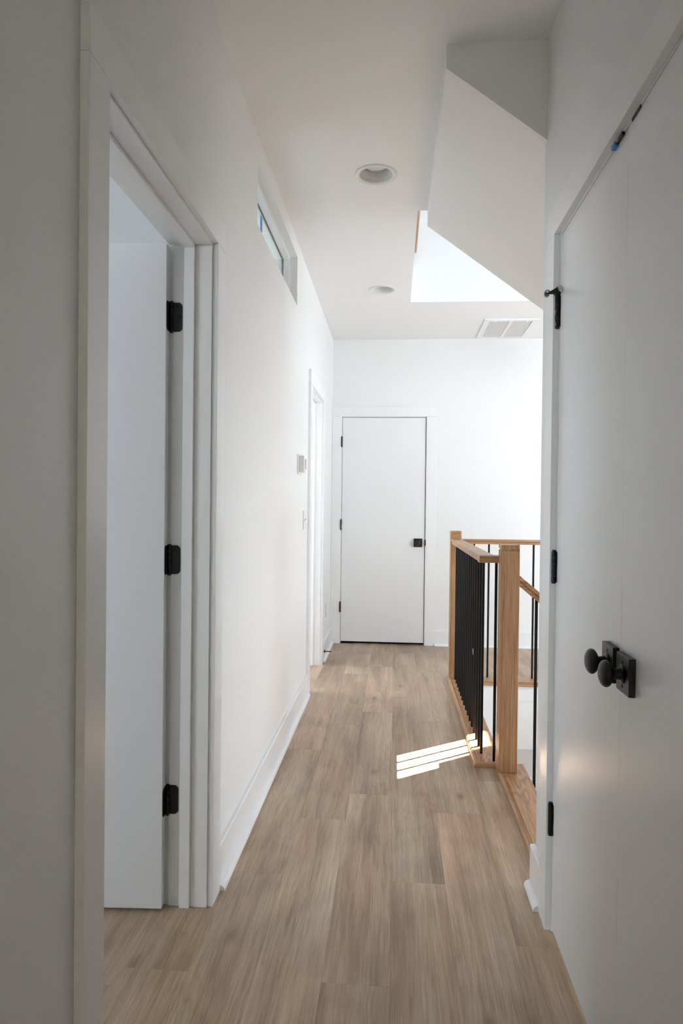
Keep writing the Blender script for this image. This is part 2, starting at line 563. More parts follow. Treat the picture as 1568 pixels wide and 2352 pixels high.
t3 = nosing('trim_3', 0.4195, XO, 4.886, 5.03, 'oak_x', None, 'oak floor board under the railing across the stair opening')

# white faces of the well below the boards
wf2 = boxes('wall_well', [(0.53, XW, 4.915, 5.03, -0.465, -0.016), (0.53, XW, 4.903, 4.915, -0.119, -0.016),
                          (0.53, 0.545, 3.34, 4.90, -0.465, -0.016), (XO - 0.01, XO + 0.004, 3.34, 4.90, -0.465, -0.006), (XO, XW, 3.3345, 3.3395, -0.465, -0.006)], 'wall')
struct(wf2, 'white drywall faces below the oak boards of the stair opening', 'wall')
# storey below
wlow = boxes('wall_below', [(-0.8, XW, 6.5, 6.6, -3.3, -0.465), (-0.9, -0.8, 2.0, 6.6, -3.3, -0.465), (-0.8, XW, 2.0, 2.1, -3.3, -0.465)], 'wall')
struct(wlow, 'pale walls of the storey below seen through the stair opening', 'wall')
clow = boxes('ceiling_below', [(-0.8, XW, 5.03, 6.5, -0.465, -0.40), (-0.8, 0.545, 2.1, 5.03, -0.465, -0.40)], 'ceiling')
struct(clow, 'white ceiling of the storey below', 'ceiling')
flow = boxes('floor_below', [(-0.8, XW, 2.0, 6.6, -3.3, -3.2)], 'plank')
struct(flow, 'brown floor of the storey below', 'floor')

# ------------------------------------------------------------------ stairs going down to the right
rail = empty('staircase', (0.55, 3.25, 0.02))
tag(rail, 'oak staircase railing with square newel posts, black balusters and stairs going down', 'staircase')
st = rail
for i in range(12):
    zt = -0.19 * (i + 1)
    xa = 0.62 + 0.255 * i if i else 0.61
    if xa + 0.05 > XW: break
    xe = min(0.62 + 0.255 * (i + 1) + 0.025, XW - 0.002)
    boxes('tread', [(xa + 0.02, xe, YC + 0.003, 3.33, zt - 0.03, zt)], 'oak_y', st, bevel=0.006)
    boxes('riser', [(xa, xa + 0.018, YC + 0.003, 3.31, zt - (0.0 if i == 0 else 0.0), zt + (0.17 if i == 0 else 0.16) - 0.016)], 'trim', st)
bm = bmesh.new()
prism(bm, [(0.635, -0.02), (0.635, -0.5), (3.6, -2.74), (3.6, -2.26)], 'y', 3.312, 3.33)
obj('stringer', bm, 'trim', st)

# ------------------------------------------------------------------ railing
def newel(x0, x1, y0, y1, ztop):
    bm = bmesh.new()
    bx(bm, x0, x1, y0, y1, 0.0205, ztop - 0.026)
    p = obj('newel_post', bm, 'oak_z', rail, bevel=0.003)
    boxes('neck', [(x0 + 0.005, x1 - 0.005, y0 + 0.005, y1 - 0.005, ztop - 0.026, ztop - 0.019)], 'oak_z', p)
    boxes('post_cap', [(x0, x1, y0, y1, ztop - 0.019, ztop)], 'oak_z', p, bevel=0.003)
    return p
newel(0.497, 0.582, 3.200, 3.286, 1.077)
newel(0.4065, 0.4845, 4.930, 5.010, 1.077)
newel(XO, XO + 0.080, 4.930, 5.010, 1.077)
RT, RB, RM = 1.019, 0.985, 1.005
def rail_profile(w):
    """handrail section: flat cap proud of a narrower body"""
    h = w / 2
    return [(-h + 0.006, RB), (h - 0.006, RB), (h - 0.006, RM - 0.003), (h, RM), (h, RT - 0.004), (h - 0.004, RT), (-h + 0.004, RT), (-h, RT - 0.004), (-h, RM), (-h + 0.006, RM - 0.003)]
XRUN, YJOG, YBK = 0.4485, 3.330, 4.972
bm = bmesh.new()
prism(bm, [(XRUN + a, z) for a, z in rail_profile(0.078)], 'y', YJOG + 0.0392, 4.930)
obj('handrail', bm, 'oak_y', rail)
bm = bmesh.new()
prism(bm, [(YJOG + a, z) for a, z in rail_profile(0.078)], 'x', XRUN - 0.039, 0.560)
obj('handrail', bm, 'oak_x', rail)
bm = bmesh.new()
prism(bm, [(YBK + a, z) for a, z in rail_profile(0.066)], 'x', 0.4845, XO)
obj('handrail', bm, 'oak_x', rail)
bm = bmesh.new()
prism(bm, [(XO + 0.04 + a, z) for a, z in rail_profile(0.066)], 'y', 3.36, 4.930)
obj('handrail', bm, 'oak_y', rail)
# sloping handrail down the stairs
bm = bmesh.new()
sl = 0.83
xs0, xs1 = 0.582, 1.8
yh = 3.244
for w_, zt, zb in ((0.033, 0.937, 0.912), (0.027, 0.9125, 0.888)):
    z0a = lambda x, z: z - sl * (x - xs0)
    prism(bm, [(xs0, z0a(xs0, zb)), (xs1, z0a(xs1, zb)), (xs1, z0a(xs1, zt)), (xs0, z0a(xs0, zt))], 'y', yh - w_, yh + w_)
obj('handrail', bm, 'oak_x', rail, bevel=0.003)
bal_mesh = None
def baluster(x, y, z0, z1, s=0.0062):
    global bal_mesh
    if bal_mesh is None or abs((z1 - z0) - bal_mesh[1]) > 1e-4:
        o = boxes('baluster', [(x - s, x + s, y - s, y + s, z0, z1)], 'black', rail, bevel=0.001, seg=1)
        bal_mesh = (o, z1 - z0)
    else:
        o = bal_mesh[0].copy()
        col.objects.link(o)
        o.parent = rail
        o.location = Vector((x, y, (z0 + z1) / 2)) - WO[rail]
    return o
for i in range(15):
    baluster(XRUN, 3.444 + i * 0.10375, 0.0195, RB)
baluster(0.497, 3.349, 0.0195, RB)
for i in range(15):
    baluster(XO + 0.04, 3.40 + i * 0.104, 0.0, RB)
fleck = bmesh.new()  # small irregular white piece beside one of the balusters
prism(fleck, [(3.780, 0.441), (3.790, 0.446), (3.797, 0.459), (3.791, 0.472), (3.783, 0.474), (3.786, 0.462), (3.779, 0.452)], 'x', 0.4405, 0.4421)
obj('white_fleck', fleck, 'rubberwhite', rail)['label'] = 'small irregular white scrap stuck to a black baluster'
for i in range(34):
    if i < 34:
        x = 0.581 + i * 0.1055
        if x < XO - 0.03:
            baluster(x, 4.992, 0.0195, RB)
for i in range(10):
    x = 0.668 + i * 0.1275
    if x < xs1:
        nstep = int((x - 0.645) // 0.255)
        zb = -0.19 * (nstep + 1)
        baluster(x, yh, zb, 0.888 - sl * (x - xs0) + 0.004)

# ------------------------------------------------------------------ baseboards with shoe moulding
BH, BT = 0.140, 0.016
def shoe_profile(sgn):
    return [(0, 0)] + [(0.018 * math.cos(t), 0.019 * math.sin(t)) for t in [i * math.pi / 12 for i in range(7)]]
def baseboard(name, label, axis, wallc, sgn, a0, a1, sa0=None, sa1=None):
    """board against a wall at wallc (coordinate across), running a0..a1 along axis"""
    r = empty(name, ((wallc, (a0 + a1) / 2, 0) if axis == 'y' else ((a0 + a1) / 2, wallc, 0)))
    bm = bmesh.new()
    prof = [(wallc, 0), (wallc + sgn * BT, 0), (wallc + sgn * BT, BH - 0.004), (wallc + sgn * (BT - 0.004), BH), (wallc, BH)]
    prism(bm, prof, axis, a0, a1)
    obj('board', bm, 'trim', r)
    bm = bmesh.new()
    w = wallc + sgn * BT
    prism(bm, [(w, 0)] + [(w + sgn * 0.018 * math.cos(i * math.pi / 12), 0.019 * math.sin(i * math.pi / 12)) for i in range(7)],
          axis, a0 if sa0 is None else sa0, a1 if sa1 is None else sa1)
    obj('shoe_moulding', bm, 'trim', r, smooth=True)
    return struct(r, label, 'baseboard')
CW = 0.0887
baseboard('baseboard_left', 'long white baseboard between the two left doorways', 'y', XL, 1, D1[1] + CW, D2[0] - CW)
baseboard('baseboard_left_far', 'short white baseboard with the black door stop', 'y', XL, 1, D2[1] + CW, YF)
baseboard('baseboard_left_near', 'white baseboard before the open bedroom door', 'y', XL, 1, YBACK, D1[0] - CW)
baseboard('baseboard_far', 'white baseboard on the end wall behind the railing', 'x', YF, -1, DF[1] + CW, XW)
br = baseboard('baseboard_right', 'short white baseboard stub at the end of the right wall', 'y', XR, -1, DR[1] + CW, YC + 0.017, DR[1] + CW, YC + 0.02)
baseboard('baseboard_right_near', 'white baseboard beside the double closet doors', 'y', XR, -1, YBACK, DR[0] - CW)

# ------------------------------------------------------------------ door frames: casing, jamb, stop
CT = 0.018
def frame_y(name, label, wall_x, sgn, back_x, y0, y1, stop=None, room_side=False):
    """frame in a wall lying along y; sgn points from the wall into the hall"""
    r = empty(name, (wall_x, (y0 + y1) / 2, 0))
    f = wall_x + sgn * CT
    a, b_ = sorted((wall_x, f))
    boxes('side_casing', [(a, b_, y0 - CW, y0, 0, TOP)], 'trim', r, bevel=0.0012)
    boxes('side_casing', [(a, b_, y1, y1 + CW, 0, TOP)], 'trim', r, bevel=0.0012)
    boxes('head_casing', [(a, b_, y0 - CW, y1 + CW, TOP + 0.0006, TOP + CW)], 'trim', r, bevel=0.0012)
    rv, jt = 0.006, 0.019
    ja, jb = sorted((wall_x + sgn * 0.0, back_x))
    boxes('side_jamb', [(ja, jb, y0 + rv - jt, y0 + rv, 0, TOP - rv)], 'trim', r, bevel=0.0008)
    boxes('side_jamb', [(ja, jb, y1 - rv, y1 - rv + jt, 0, TOP - rv)], 'trim', r, bevel=0.0008)
    boxes('head_jamb', [(ja, jb, y0 + rv - jt, y1 - rv + jt, TOP - rv, TOP - rv + jt)], 'trim', r, bevel=0.0008)
    if room_side:
        c0, c1 = sorted((back_x, back_x - sgn * CT))
        boxes('side_casing', [(c0, c1, y0 - CW, y0, 0, TOP)], 'trim', r, bevel=0.0012)
        boxes('side_casing', [(c0, c1, y1, y1 + CW, 0, TOP)], 'trim', r, bevel=0.0012)
        boxes('head_casing', [(c0, c1, y0 - CW, y1 + CW, TOP + 0.0006, TOP + CW)], 'trim', r, bevel=0.0012)
    if stop:
        s0, s1 = stop
        boxes('door_stop_strip', [(s0, s1, y0 + rv, y0 + rv + 0.011, 0, TOP - rv - 0.011)], 'trim', r, bevel=0.0015)
        boxes('door_stop_strip', [(s0, s1, y1 - rv - 0.011, y1 - rv, 0, TOP - rv - 0.011)], 'trim', r, bevel=0.0015)
        boxes('door_stop_strip', [(s0, s1, y0 + rv, y1 - rv, TOP - rv - 0.011, TOP - rv)], 'trim', r, bevel=0.0015)
    return struct(r, label, 'door frame')
fr1 = frame_y('trim_4', 'white frame of the open bedroom doorway', XL, 1, XLB - 0.002, *D1, stop=(-0.650, -0.617), room_side=True)
fr2 = frame_y('trim_5', 'white frame of the bright doorway beside the thermostat', XL, 1, XLB - 0.002, *D2, stop=(-0.650, -0.617), room_side=True)
frr = frame_y('trim_6', 'white frame around the double closet doors', XR, -1, XR + T, *DR, stop=(XR + 0.042, XR + 0.075))
# far door frame (wall along x)
r = empty('trim_7', (-0.1, YF, 0))
a, b_ = YF - CT, YF
boxes('side_casing', [(XL + 0.001, DF[0], a, b_, 0, TOP)], 'trim', r, bevel=0.0012)
boxes('side_casing', [(DF[1], DF[1] + CW, a, b_, 0, TOP)], 'trim', r, bevel=0.0012)
boxes('head_casing', [(XL + 0.001, DF[1] + CW, a, b_, TOP + 0.0006, TOP + CW)], 'trim', r, bevel=0.0012)
boxes('side_jamb', [(DF[0] - 0.015, DF[0] + 0.004, YF, YF + T, 0, TOP - 0.004)], 'trim', r)
boxes('side_jamb', [(DF[1] - 0.004, DF[1] + 0.015, YF, YF + T, 0, TOP - 0.004)], 'trim', r)
boxes('head_jamb', [(DF[0] - 0.015, DF[1] + 0.015, YF, YF + T, TOP - 0.004, TOP + 0.015)], 'trim', r)
boxes('strike_plate', [(DF[1] - 0.0060, DF[1] + 0.003, YF - 0.021, YF + 0.02, 0.897, 0.952)], 'blacksatin', r, bevel=0.002)
struct(r, 'white frame of the closed door on the end wall', 'door frame')

# ------------------------------------------------------------------ door hardware
def knuckles(name, x, y, zc, parent, r=0.0062, hh=0.09):
    """five-knuckle hinge barrel with ball tips"""
    bm = bmesh.new()
    n_ = 5
    seg_h = hh / n_
    for i in range(n_):
        z0 = zc - hh / 2 + i * seg_h + 0.0006
        lathe(bm, [(0, 0), (0, r - 0.0007), (0.0007, r), (seg_h - 0.0019, r), (seg_h - 0.0012, r - 0.0007), (seg_h - 0.0012, 0)], (x, y, z0), (0, 0, 1), 16)
    lathe(bm, [(0, 0), (0, r * 0.75), (0.003, r * 0.8), (0.004, 0)], (x, y, zc + hh / 2), (0, 0, 1), 12)
    lathe(bm, [(-0.004, 0), (-0.003, r * 0.8), (0, r * 0.75), (0, 0)], (x, y, zc - hh / 2), (0, 0, 1), 12)
    return obj(name, bm, 'blacksatin', parent, smooth=True)
def knob(parent, base, axis, side):
    """square rosette with round knob; axis points out of the door, side is the in-plane horizontal"""
    ax, sd, up = Vector(axis), Vector(side), Vector((0, 0, 1))
    c = Vector(base)
    bm = bmesh.new()
    h = 0.038
    lo = c - sd * h - up * h
    hi = c + sd * h + up * h + ax * 0.0135
    bx(bm, *[v for i in range(3) for v in sorted((lo[i], hi[i]))])
    p = obj('knob_rosette', bm, 'blacksatin', parent, bevel=0.0012)
    bm = bmesh.new()
    lathe(bm, [(0.0130, 0), (0.0130, 0.0185), (0.0155, 0.0195), (0.0175, 0.0165), (0.0185, 0.0125), (0.022, 0.0115), (0.031, 0.0105), (0.034, 0.012), (0.034, 0)], c, ax, 32)
    obj('collar', bm, 'blacksatin', p, smooth=True)
    bm = bmesh.new()
    pr = []
    for i in range(17):
        t = math.pi * i / 16
        pr.append((0.0465 - 0.0135 * math.cos(t), 0.0272 * math.sin(t) ** 0.9 if 0 < i < 16 else 0))
    lathe(bm, pr, c, ax, 40)
    obj('knob', bm, 'blacksatin', p, smooth=True)
    for s in (-1, 1):
        bm = bmesh.new()
        lathe(bm, [(0.0133, 0), (0.0133, 0.0035), (0.0145, 0.0035), (0.015, 0.002), (0.015, 0)], c + up * s * 0.0245, ax, 14)
        obj('screw', bm, 'black', p, smooth=True)
    return p
HZ = (1.826, 1.078, 0.333)

# ---- open bedroom door
dr = empty('door_1', (-0.69, 2.05, 0.012))
hinge = Vector((-0.6905, 2.066, 0))
ang = math.radians(3.2)
def rot(p):
    d = Vector((p[0] - hinge.x, p[1] - hinge.y))
    return (hinge.x + d.x * math.cos(ang) - d.y * math.sin(ang), hinge.y + d.x * math.sin(ang) + d.y * math.cos(ang), p[2])
def rbox(name, b_, mat, parent, bevel=0.0):
    bm = bmesh.new()
    bx(bm, *b_)
    for v in bm.verts:
        v.co = rot(v.co)
    return obj(name, bm, mat, parent, bevel=bevel)
rbox('slab', (-0.697 - 0.782, -0.697, 2.028, 2.0635, 0.012, 2.040), 'door', dr, 0.0012)
for z in HZ:
    # leaf on the jamb with two rounded corners
    bm = bmesh.new()
    pts = [(-0.6885, z - 0.0445), (-0.6695, z - 0.0445)]
    rc, xe = 0.013, -0.6565
    pts = [(-0.6885, z - 0.0445)] + [(xe - rc + rc * math.sin(t), z - 0.0445 + rc - rc * math.cos(t)) for t in [i * math.pi / 10 for i in range(6)]] \
        + [(xe - rc + rc * math.cos(t), z + 0.0445 - rc + rc * math.sin(t)) for t in [i * math.pi / 10 for i in range(6)]] + [(-0.6885, z + 0.0445)]
    prism(bm, pts, 'y', 2.0640, 2.0672)
    hg = obj('hinge', bm, 'blacksatin', dr)
    for dx, dz in ((-0.672, 0.033), (-0.665, 0.0), (-0.672, -0.033)):
        cyl('screw', (dx, 2.0642, z + dz), (dx, 2.0633, z + dz), 0.0035, 'black', hg, 12)
    knuckles('barrel', hinge.x + 0.001, 2.0615, z, hg, 0.0065)
    # leaf let into the edge of the slab
    bm = bmesh.new()
    rc = 0.012
    pts = [(2.063, z + 0.0445), (2.063, z - 0.0445)] + [(2.031 + rc - rc * math.sin(t), z - 0.0445 + rc - rc * math.cos(t)) for t in [i * math.pi / 10 for i in range(6)]] \
        + [(2.031 + rc - rc * math.cos(t), z + 0.0445 - rc + rc * math.sin(t)) for t in [i * math.pi / 10 for i in range(6)]]
    prism(bm, pts, 'x', -0.6972, -0.6952)
    for v in bm.verts:
        v.co = rot(v.co)
    obj('leaf', bm, 'blacksatin', hg)
struct(dr, 'plain white slab door standing open into the bedroom', 'door')

# ---- double closet doors on the right
SEAM = 1.4665
d2 = empty('door_2', (XR, (SEAM + 2.045) / 2, 0.012))
boxes('slab', [(XR, XR + 0.035, SEAM + 0.0007, 2.0435, 0.012, 2.0440)], 'door', d2, bevel=0.0012)
d3 = empty('door_3', (XR, (SEAM + 0.895) / 2, 0.012))
boxes('slab', [(XR - 0.0008, XR + 0.035, 0.894, SEAM - 0.0007, 0.012, 2.0440)], 'door', d3, bevel=0.0012)
for z in HZ:
    hg = knuckles('hinge', XR - 0.0060, 2.0490, z, d2, 0.0072, 0.092)
    bm = bmesh.new()
    random.seed(int(z * 100))
    prism(bm, [(2.0465, z - 0.045), (2.0345, z - 0.045), (2.0360, z - 0.02), (2.0330, z + 0.015), (2.0350, z + 0.044), (2.0465, z + 0.045)], 'x', XR - 0.0016, XR + 0.0005)
    obj('leaf', bm, 'blacksatin', hg)
    hg2 = knuckles('hinge', XR - 0.0055, 0.8892, z, d3, 0.0062, 0.092)
knob(d2, (XR, 1.514, 0.920), (-1, 0, 0), (0, 1, 0))
knob(d3, (XR - 0.0008, 1.413, 0.918), (-1, 0, 0), (0, 1, 0))
# pin stop on the top hinge
ps = empty('hinge_pin_stop', (XR - 0.0055, 2.049, 1.874))
ps.parent = d2
ps.location = Vector((XR - 0.0055, 2.049, 1.874)) - WO[d2]
px_, py_, pz_ = XR - 0.0055, 2.049, 1.8775
bm = bmesh.new()
lathe(bm, [(-0.004, 0), (-0.004, 0.0085), (0.004, 0.0085), (0.004, 0)], (px_, py_, pz_), (0, 0, 1), 20)
obj('collar', bm, 'blacksatin', ps, smooth=True)
bm = bmesh.new()
prism(bm, [(px_ + 0.008, pz_ - 0.003), (px_ - 0.027, pz_ - 0.003), (px_ - 0.031, pz_ + 0.001), (px_ - 0.010, pz_ + 0.013), (px_ - 0.005, pz_ + 0.018), (px_ + 0.0, pz_ + 0.004), (px_ + 0.008, pz_ + 0.003)], 'y', py_ - 0.016, py_ - 0.008)
obj('arm', bm, 'blacksatin', ps, bevel=0.0008)
cyl('bolt_head', (px_ - 0.034, py_ - 0.020, pz_ + 0.001), (px_ - 0.034, py_ - 0.004, pz_ + 0.001), 0.0068, 'blacksatin', ps)
cyl('bolt_tip', (px_ - 0.0348, py_ - 0.0225, pz_ + 0.0016), (px_ - 0.0348, py_ - 0.019, pz_ + 0.0016), 0.0042, 'steel', ps)
cyl('rubber_foot', (px_ - 0.0325, py_ - 0.004, pz_ - 0.001), (px_ - 0.0325, py_ + 0.004, pz_ - 0.001), 0.0078, 'rubbergrey', ps)
cyl('bumper', (px_ - 0.003, py_ - 0.018, pz_ + 0.011), (px_ + 0.010, py_ - 0.022, pz_ + 0.012), 0.0075, 'rubber', ps)
cyl('bumper', (px_ - 0.003 + 0.009, py_ - 0.026, pz_ + 0.001), (px_ + 0.0055, py_ - 0.045, pz_ + 0.001), 0.006, 'rubbergrey', ps)
# chipped paint on the top hinge and the painted-over leaf below it
chip = bmesh.new()
for (dy, dz, w_, h_) in ((0.0005, -0.001, 0.004, 0.006), (0.0005, -0.008, 0.005, 0.004), (-0.001, -0.030, 0.003, 0.003), (-0.0045, -0.039, 0.003, 0.007)):
    bx(chip, XR - 0.0136, XR - 0.0128, 2.049 + dy - w_ / 2 - 0.004, 2.049 + dy + w_ / 2 - 0.004, HZ[0] + dz - h_ / 2, HZ[0] + dz + h_ / 2)
obj('paint_chip', chip, 'steel', d2)
# catches at the head
c2 = boxes('roller_catch', [(XR - 0.0075, XR - 0.0005, 1.4875, 1.5350, 2.0395, 2.0475)], 'blacksatin', d2, bevel=0.0015)
boxes('tape', [(XR - 0.0105, XR - 0.0004, 1.5280, 1.5480, 2.0360, 2.0478)], 'tape', c2, bevel=0.001)
boxes('scratch', [(XR - 0.0079, XR - 0.0074, 1.5130, 1.5160, 2.0400, 2.0470), (XR - 0.0079, XR - 0.0074, 1.5195, 1.5220, 2.0410, 2.0470)], 'steel', c2)
boxes('roller_catch', [(XR - 0.0035, XR - 0.0010, 1.3905, 1.4400, 2.0400, 2.0475)], 'blacksatin', d3, bevel=0.0008)
struct(d2, 'far leaf of the white double closet doors, with black hinges', 'door')
struct(d3, 'near leaf of the white double closet doors, with black knob', 'door')

# ---- closed door on the end wall
d4 = empty('door_4', (-0.096, YF, 0.02))
boxes('slab', [(DF[0] + 0.0062, DF[1] - 0.0082, YF - 0.004, YF + 0.031, 0.020, 2.0455)], 'door', d4, bevel=0.001)
for z in HZ:
    hg = knuckles('hinge', DF[0] + 0.001, YF - 0.0225, z, d4, 0.0072, 0.09)
knob(d4, (0.218, YF - 0.004, 0.923), (0, -1, 0), (1, 0, 0))
struct(d4, 'closed plain white door on the end wall', 'door')

# ------------------------------------------------------------------ transom window
wt = empty('window_1', (XL, (TR[0] + TR[1]) / 2, TR[2]))
y0, y1, z0, z1 = TR
fx0, fx1 = XLB + 0.004, XL - 0.043
e = 0.018
boxes('frame', [(fx0, fx1, y0, y1, z0, z0 + e), (fx0, fx1, y0, y1, z1 - e, z1), (fx0, fx1, y0, y0 + e, z0 + e, z1 - e), (fx0, fx1, y1 - e, y1, z0 + e, z1 - e)], 'trim', wt)
gx = XL - 0.083
g = 0.004
boxes('gasket', [(gx, gx + 0.003, y0 + e, y1 - e, z0 + e, z0 + e + g), (gx, gx + 0.003, y0 + e, y1 - e, z1 - e - g, z1 - e), (gx, gx + 0.003, y0 + e, y0 + e + g, z0 + e, z1 - e), (gx, gx + 0.003, y1 - e - g, y1 - e, z0 + e, z1 - e)], 'gasket', wt)
boxes('pane', [(gx - 0.006, gx - 0.001, y0 + e - 0.004, y1 - e + 0.004, z0 + e - 0.004, z1 - e + 0.004)], 'glass', wt)
struct(wt, 'high transom window with greenish glass in the left wall', 'window')
tp = boxes('tape_strip', [(gx - 0.001, gx - 0.0003, 3.222, 3.262, 2.470, 2.630)], 'tape')
tag(tp, 'short strip of blue painter tape on the transom glass', 'tape')

# ------------------------------------------------------------------ windows that bring in the daylight
def window_y(name, label, x, hole, bars=(1, 1), fw=0.04, depth=0.06, mat='trim'):
    y0, y1, z0, z1 = hole
    w = empty(name, (x, (y0 + y1) / 2, z0))
    boxes('window_frame', [(x - depth / 2, x + depth / 2, y0, y1, z0, z0 + fw), (x - depth / 2, x + depth / 2, y0, y1, z1 - fw, z1),
                           (x - depth / 2, x + depth / 2, y0, y0 + fw, z0, z1), (x - depth / 2, x + depth / 2, y1 - fw, y1, z0, z1)], mat, w)
    for i in range(1, bars[0]):
        yy = y0 + (y1 - y0) * i / bars[0]
        boxes('mullion', [(x - 0.02, x + 0.02, yy - 0.02, yy + 0.02, z0 + fw, z1 - fw)], mat, w)
    for i in range(1, bars[1]):
        zz = z0 + (z1 - z0) * i / bars[1]
        boxes('meeting_rail', [(x - 0.02, x + 0.02, y0 + fw, y1 - fw, zz - 0.02, zz + 0.02)], mat, w)
    struct(w, label, 'window')
    return w
window_y('window_2', 'wide window on the stair landing', XW + 0.08, WS, (2, 2))
w3n = empty('window_3', (XU + 0.025, 4.9, WT[2]))
boxes('sun_notch_bar', [(XU + 0.002, XU + 0.03, WT[0], WT[0] + 0.075, WT[2], 4.13)], 'trim', w3n)  # unseen bar added to cut a notch into the sun patch
struct(w3n, 'narrow sash window one storey up, with an added bar that notches the sun patch', 'window')
window_y('window_4', 'window of the storey below', XW + 0.08, WLOW, (2, 1))
window_y('window_5', 'bedroom window', XBED - 0.06, WBED, (2, 2))
window_y('window_6', 'bathroom window', XBED - 0.06, WBATH, (1, 2))
window_y('window_7', 'window of the far left room', XBED - 0.06, WROOM, (2, 2))
w8 = empty('window_8', (0.7, 0.36, W3[2]))
boxes('window_frame', [(W3[0], W3[1], 0.33, 0.39, W3[2], W3[2] + 0.04), (W3[0], W3[1], 0.33, 0.39, W3[3] - 0.04, W3[3]), (W3[0], W3[0] + 0.04, 0.33, 0.39, W3[2], W3[3]), (W3[1] - 0.04, W3[1], 0.33, 0.39, W3[2], W3[3])], 'trim', w8)
boxes('mullion', [((W3[0] + W3[1]) / 2 - 0.02, (W3[0] + W3[1]) / 2 + 0.02, 0.34, 0.38, W3[2] + 0.04, W3[3] - 0.04)], 'trim', w8)
struct(w8, 'wide window of the storey above', 'window')
w9 = empty('fill_window', (0, YBACK - 0.06, WN[2]))
boxes('window_frame', [(WN[0], WN[1], YBACK - 0.09, YBACK - 0.03, WN[2], WN[2] + 0.04), (WN[0], WN[1], YBACK - 0.09, YBACK - 0.03, WN[3] - 0.04, WN[3]), (WN[0], WN[0] + 0.04, YBACK - 0.09, YBACK - 0.03, WN[2], WN[3]), (WN[1] - 0.04, WN[1], YBACK - 0.09, YBACK - 0.03, WN[2], WN[3])], 'trim', w9)
boxes('filter_blind', [(WN[0] + 0.005, WN[1] - 0.005, YBACK - 0.028, YBACK - 0.0265, WN[2] + 0.005, WN[3] - 0.005)], 'blind', w9)
struct(w9, 'added unseen window with a cream blind, brightening the near end of the hallway', 'window')
# sky portals in the window openings (they only guide the sampling of the sky)
def portal(c, normal, sx, sy):
    ld = bpy.data.lights.new('window_portal', 'AREA')
    ld.shape = 'RECTANGLE'
    ld.size, ld.size_y = sx, sy
    ld.cycles.is_portal = True
    o = bpy.data.objects.new('window_portal', ld)
    o.rotation_euler = Vector(normal).to_track_quat('-Z', 'Z').to_euler()
    o.location = c
    col.objects.link(o)
for h, x, nx in ((WS, XW + 0.15, -1), (WT, XU + 0.045, -1), (WLOW, XW + 0.15, -1), (WBED, XBED - 0.11, 1), (WBATH, XBED - 0.11, 1), (WROOM, XBED - 0.11, 1)):
    portal((x, (h[0] + h[1]) / 2, (h[2] + h[3]) / 2), (nx, 0, 0), h[1] - h[0], h[3] - h[2])
portal(((W3[0] + W3[1]) / 2, 0.31, (W3[2] + W3[3]) / 2), (0, 1, 0), W3[1] - W3[0], W3[3] - W3[2])

portal(((WN[0] + WN[1]) / 2, YBACK - 0.115, (WN[2] + WN[3]) / 2), (0, 1, 0), WN[1] - WN[0], WN[3] - WN[2])

# oak nosing of the storey above, overhanging the ceiling opening
t8 = boxes('trim_8', [(-0.02, 0.1435, HY0, 5.03, Z3 - 0.03, Z3)], 'oak_y', bevel=0.006)
struct(t8, 'oak nosing of the upper floor at the edge of the ceiling opening', 'trim')

# ------------------------------------------------------------------ recessed lights
for i, (lx_, ly_) in enumerate(LIGHTS):
    r = empty('recessed_light', (lx_, ly_, H))
    bm = bmesh.new()
    lathe(bm, [(0.001, 0.0955), (-0.003, 0.0955), (-0.0055, 0.092), (-0.005, 0.078), (-0.002, 0.0745), (0.002, 0.0742), (0.002, 0.0955)], (lx_, ly_, H), (0, 0, 1), 64)
    obj('trim_ring', bm, 'plastic', r, smooth=True)
    bm = bmesh.new()
    pr = []
    for k in range(13):
        zz = 0.002 + k * 0.0058
        rr = 0.0735 - k * 0.0016
        pr += [(zz, rr), (zz + 0.0040, rr - 0.0004), (zz + 0.0046, rr - 0.0018)]
    lathe(bm, pr, (lx_, ly_, H), (0, 0, 1), 64)
    obj('baffle', bm, 'plastic', r, smooth=True)
    bm = bmesh.new()
    lathe(bm, [(0.060, 0.058), (0.042, 0.055), (0.034, 0.044), (0.030, 0.024), (0.0285, 0)], (lx_, ly_, H), (0, 0, 1), 48)
    obj('lens', bm, 'lens', r, smooth=True)
    bm = bmesh.new()
    lathe(bm, [(0.079, 0.0), (0.079, 0.09)], (lx_, ly_, H), (0, 0, 1), 32)
    obj('housing', bm, 'plastic', r)
    tag(r, ['recessed ceiling light beside the dropped edge of the stair soffit', 'recessed ceiling light beside the bright opening to the upper floor'][i], 'ceiling light', 'recessed ceiling lights')

# ------------------------------------------------------------------ return-air vent
v = empty('ceiling_vent', (0.92, 5.84, H))
vx0, vx1, vy0, vy1 = 0.705, 1.135, 5.525, 6.120
fwid = 0.045
bm = bmesh.new()
for b_ in ((vx0, vx1, vy0, vy0 + fwid, H - 0.010, H), (vx0, vx1, vy1 - fwid, vy1, H - 0.010, H), (vx0, vx0 + fwid, vy0 + fwid, vy1 - fwid, H - 0.010, H), (vx1 - fwid, vx1, vy0 + fwid, vy1 - fwid, H - 0.010, H)):
    bx(bm, *b_)
obj('frame', bm, 'trim', v)
mx_ = (vx0 + vx1) / 2
boxes('mullion', [(mx_ - 0.011, mx_ + 0.011, vy0 + fwid, vy1 - fwid, H - 0.010, H)], 'trim', v)
for a, b_ in ((vx0 + fwid, mx_ - 0.011), (mx_ + 0.011, vx1 - fwid)):
    bm = bmesh.new()
    n_ = 30
    stp = (vy1 - vy0 - 2 * fwid) / n_
    for i in range(n_):
        ya = vy0 + fwid + i * stp
        prism(bm, [(ya, H - 0.001), (ya + stp * 0.95, H - 0.0075), (ya + stp * 0.95, H - 0.0085), (ya, H - 0.002)], 'x', a, b_)
    q = obj('louvre', bm, 'grille', v)
    q['kind'] = 'stuff'
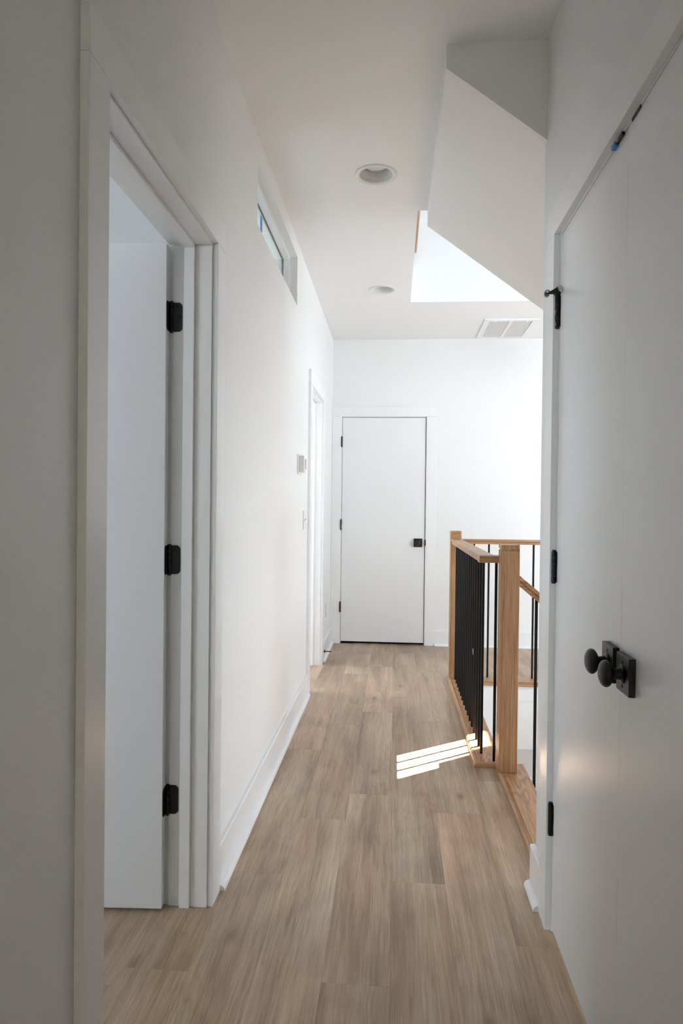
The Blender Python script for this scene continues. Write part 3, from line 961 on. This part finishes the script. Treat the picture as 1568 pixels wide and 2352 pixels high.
for xx in (vx0 + 0.09, vx1 - 0.09):
    cyl('latch', (xx, vy0 + fwid + 0.004, H - 0.0095), (xx, vy0 + fwid + 0.004, H - 0.013), 0.011, 'trim', v, 16)
tag(v, 'white two-panel return air vent on the ceiling near the end wall', 'vent')

# ------------------------------------------------------------------ thermostat, switch, outlet, door stop
th = empty('thermostat', (XL, 4.0, 1.42))
boxes('wall_plate', [(XL, XL + 0.006, 3.950, 4.100, 1.432, 1.549)], 'plastic', th, bevel=0.002)
boxes('body', [(XL + 0.006, XL + 0.038, 3.980, 4.080, 1.444, 1.541)], 'plastic', th, bevel=0.004, seg=3)
boxes('display', [(XL + 0.0378, XL + 0.0386, 4.010, 4.060, 1.462, 1.523)], 'display', th, bevel=0.0003)
tag(th, 'white thermostat with grey display on the left wall', 'thermostat')
sw = empty('light_switch', (XL, 4.258, 1.10))
boxes('wall_plate', [(XL, XL + 0.006, 4.222, 4.294, 1.098, 1.214)], 'plastic', sw, bevel=0.002)
bm = bmesh.new()
prism(bm, [(XL + 0.0055, 1.143), (XL + 0.008, 1.145), (XL + 0.018, 1.166), (XL + 0.017, 1.171), (XL + 0.0055, 1.163)], 'y', 4.253, 4.263)
obj('toggle', bm, 'plastic', sw, bevel=0.0008)
for z in (1.126, 1.186):
    cyl('screw', (XL + 0.0058, 4.258, z), (XL + 0.007, 4.258, z), 0.003, 'plastic', sw, 12)
tag(sw, 'white toggle light switch on the wall below the thermostat', 'light switch')
ot = empty('wall_outlet', (XL, 5.72, 0.31))
boxes('wall_plate', [(XL, XL + 0.006, 5.685, 5.757, 0.308, 0.424)], 'plastic', ot, bevel=0.002)
for z in (0.342, 0.390):
    s_ = boxes('socket', [(XL + 0.0055, XL + 0.0078, 5.705, 5.737, z - 0.014, z + 0.014)], 'plastic', ot, bevel=0.001)
    boxes('slot', [(XL + 0.0076, XL + 0.0081, 5.714, 5.716, z - 0.005, z + 0.005), (XL + 0.0076, XL + 0.0081, 5.725, 5.727, z - 0.005, z + 0.005)], 'gasket', s_)
tag(ot, 'white power outlet on the wall above the door stop', 'outlet')
ds = empty('door_stop', (XL + BT, 5.47, 0.072))
X0 = XL + BT
bm = bmesh.new()
lathe(bm, [(0, 0), (0, 0.0115), (0.003, 0.0115), (0.009, 0.0055), (0.010, 0.0038), (0.062, 0.0036), (0.062, 0)], (X0, 5.47, 0.072), (1, 0, 0), 20)
obj('rod', bm, 'blacksatin', ds, smooth=True)
cyl('rubber_tip', (X0 + 0.061, 5.47, 0.072), (X0 + 0.074, 5.47, 0.072), 0.0062, 'rubberwhite', ds, 16, 0.002)
tag(ds, 'black rigid door stop with white rubber tip on the baseboard', 'door stop')
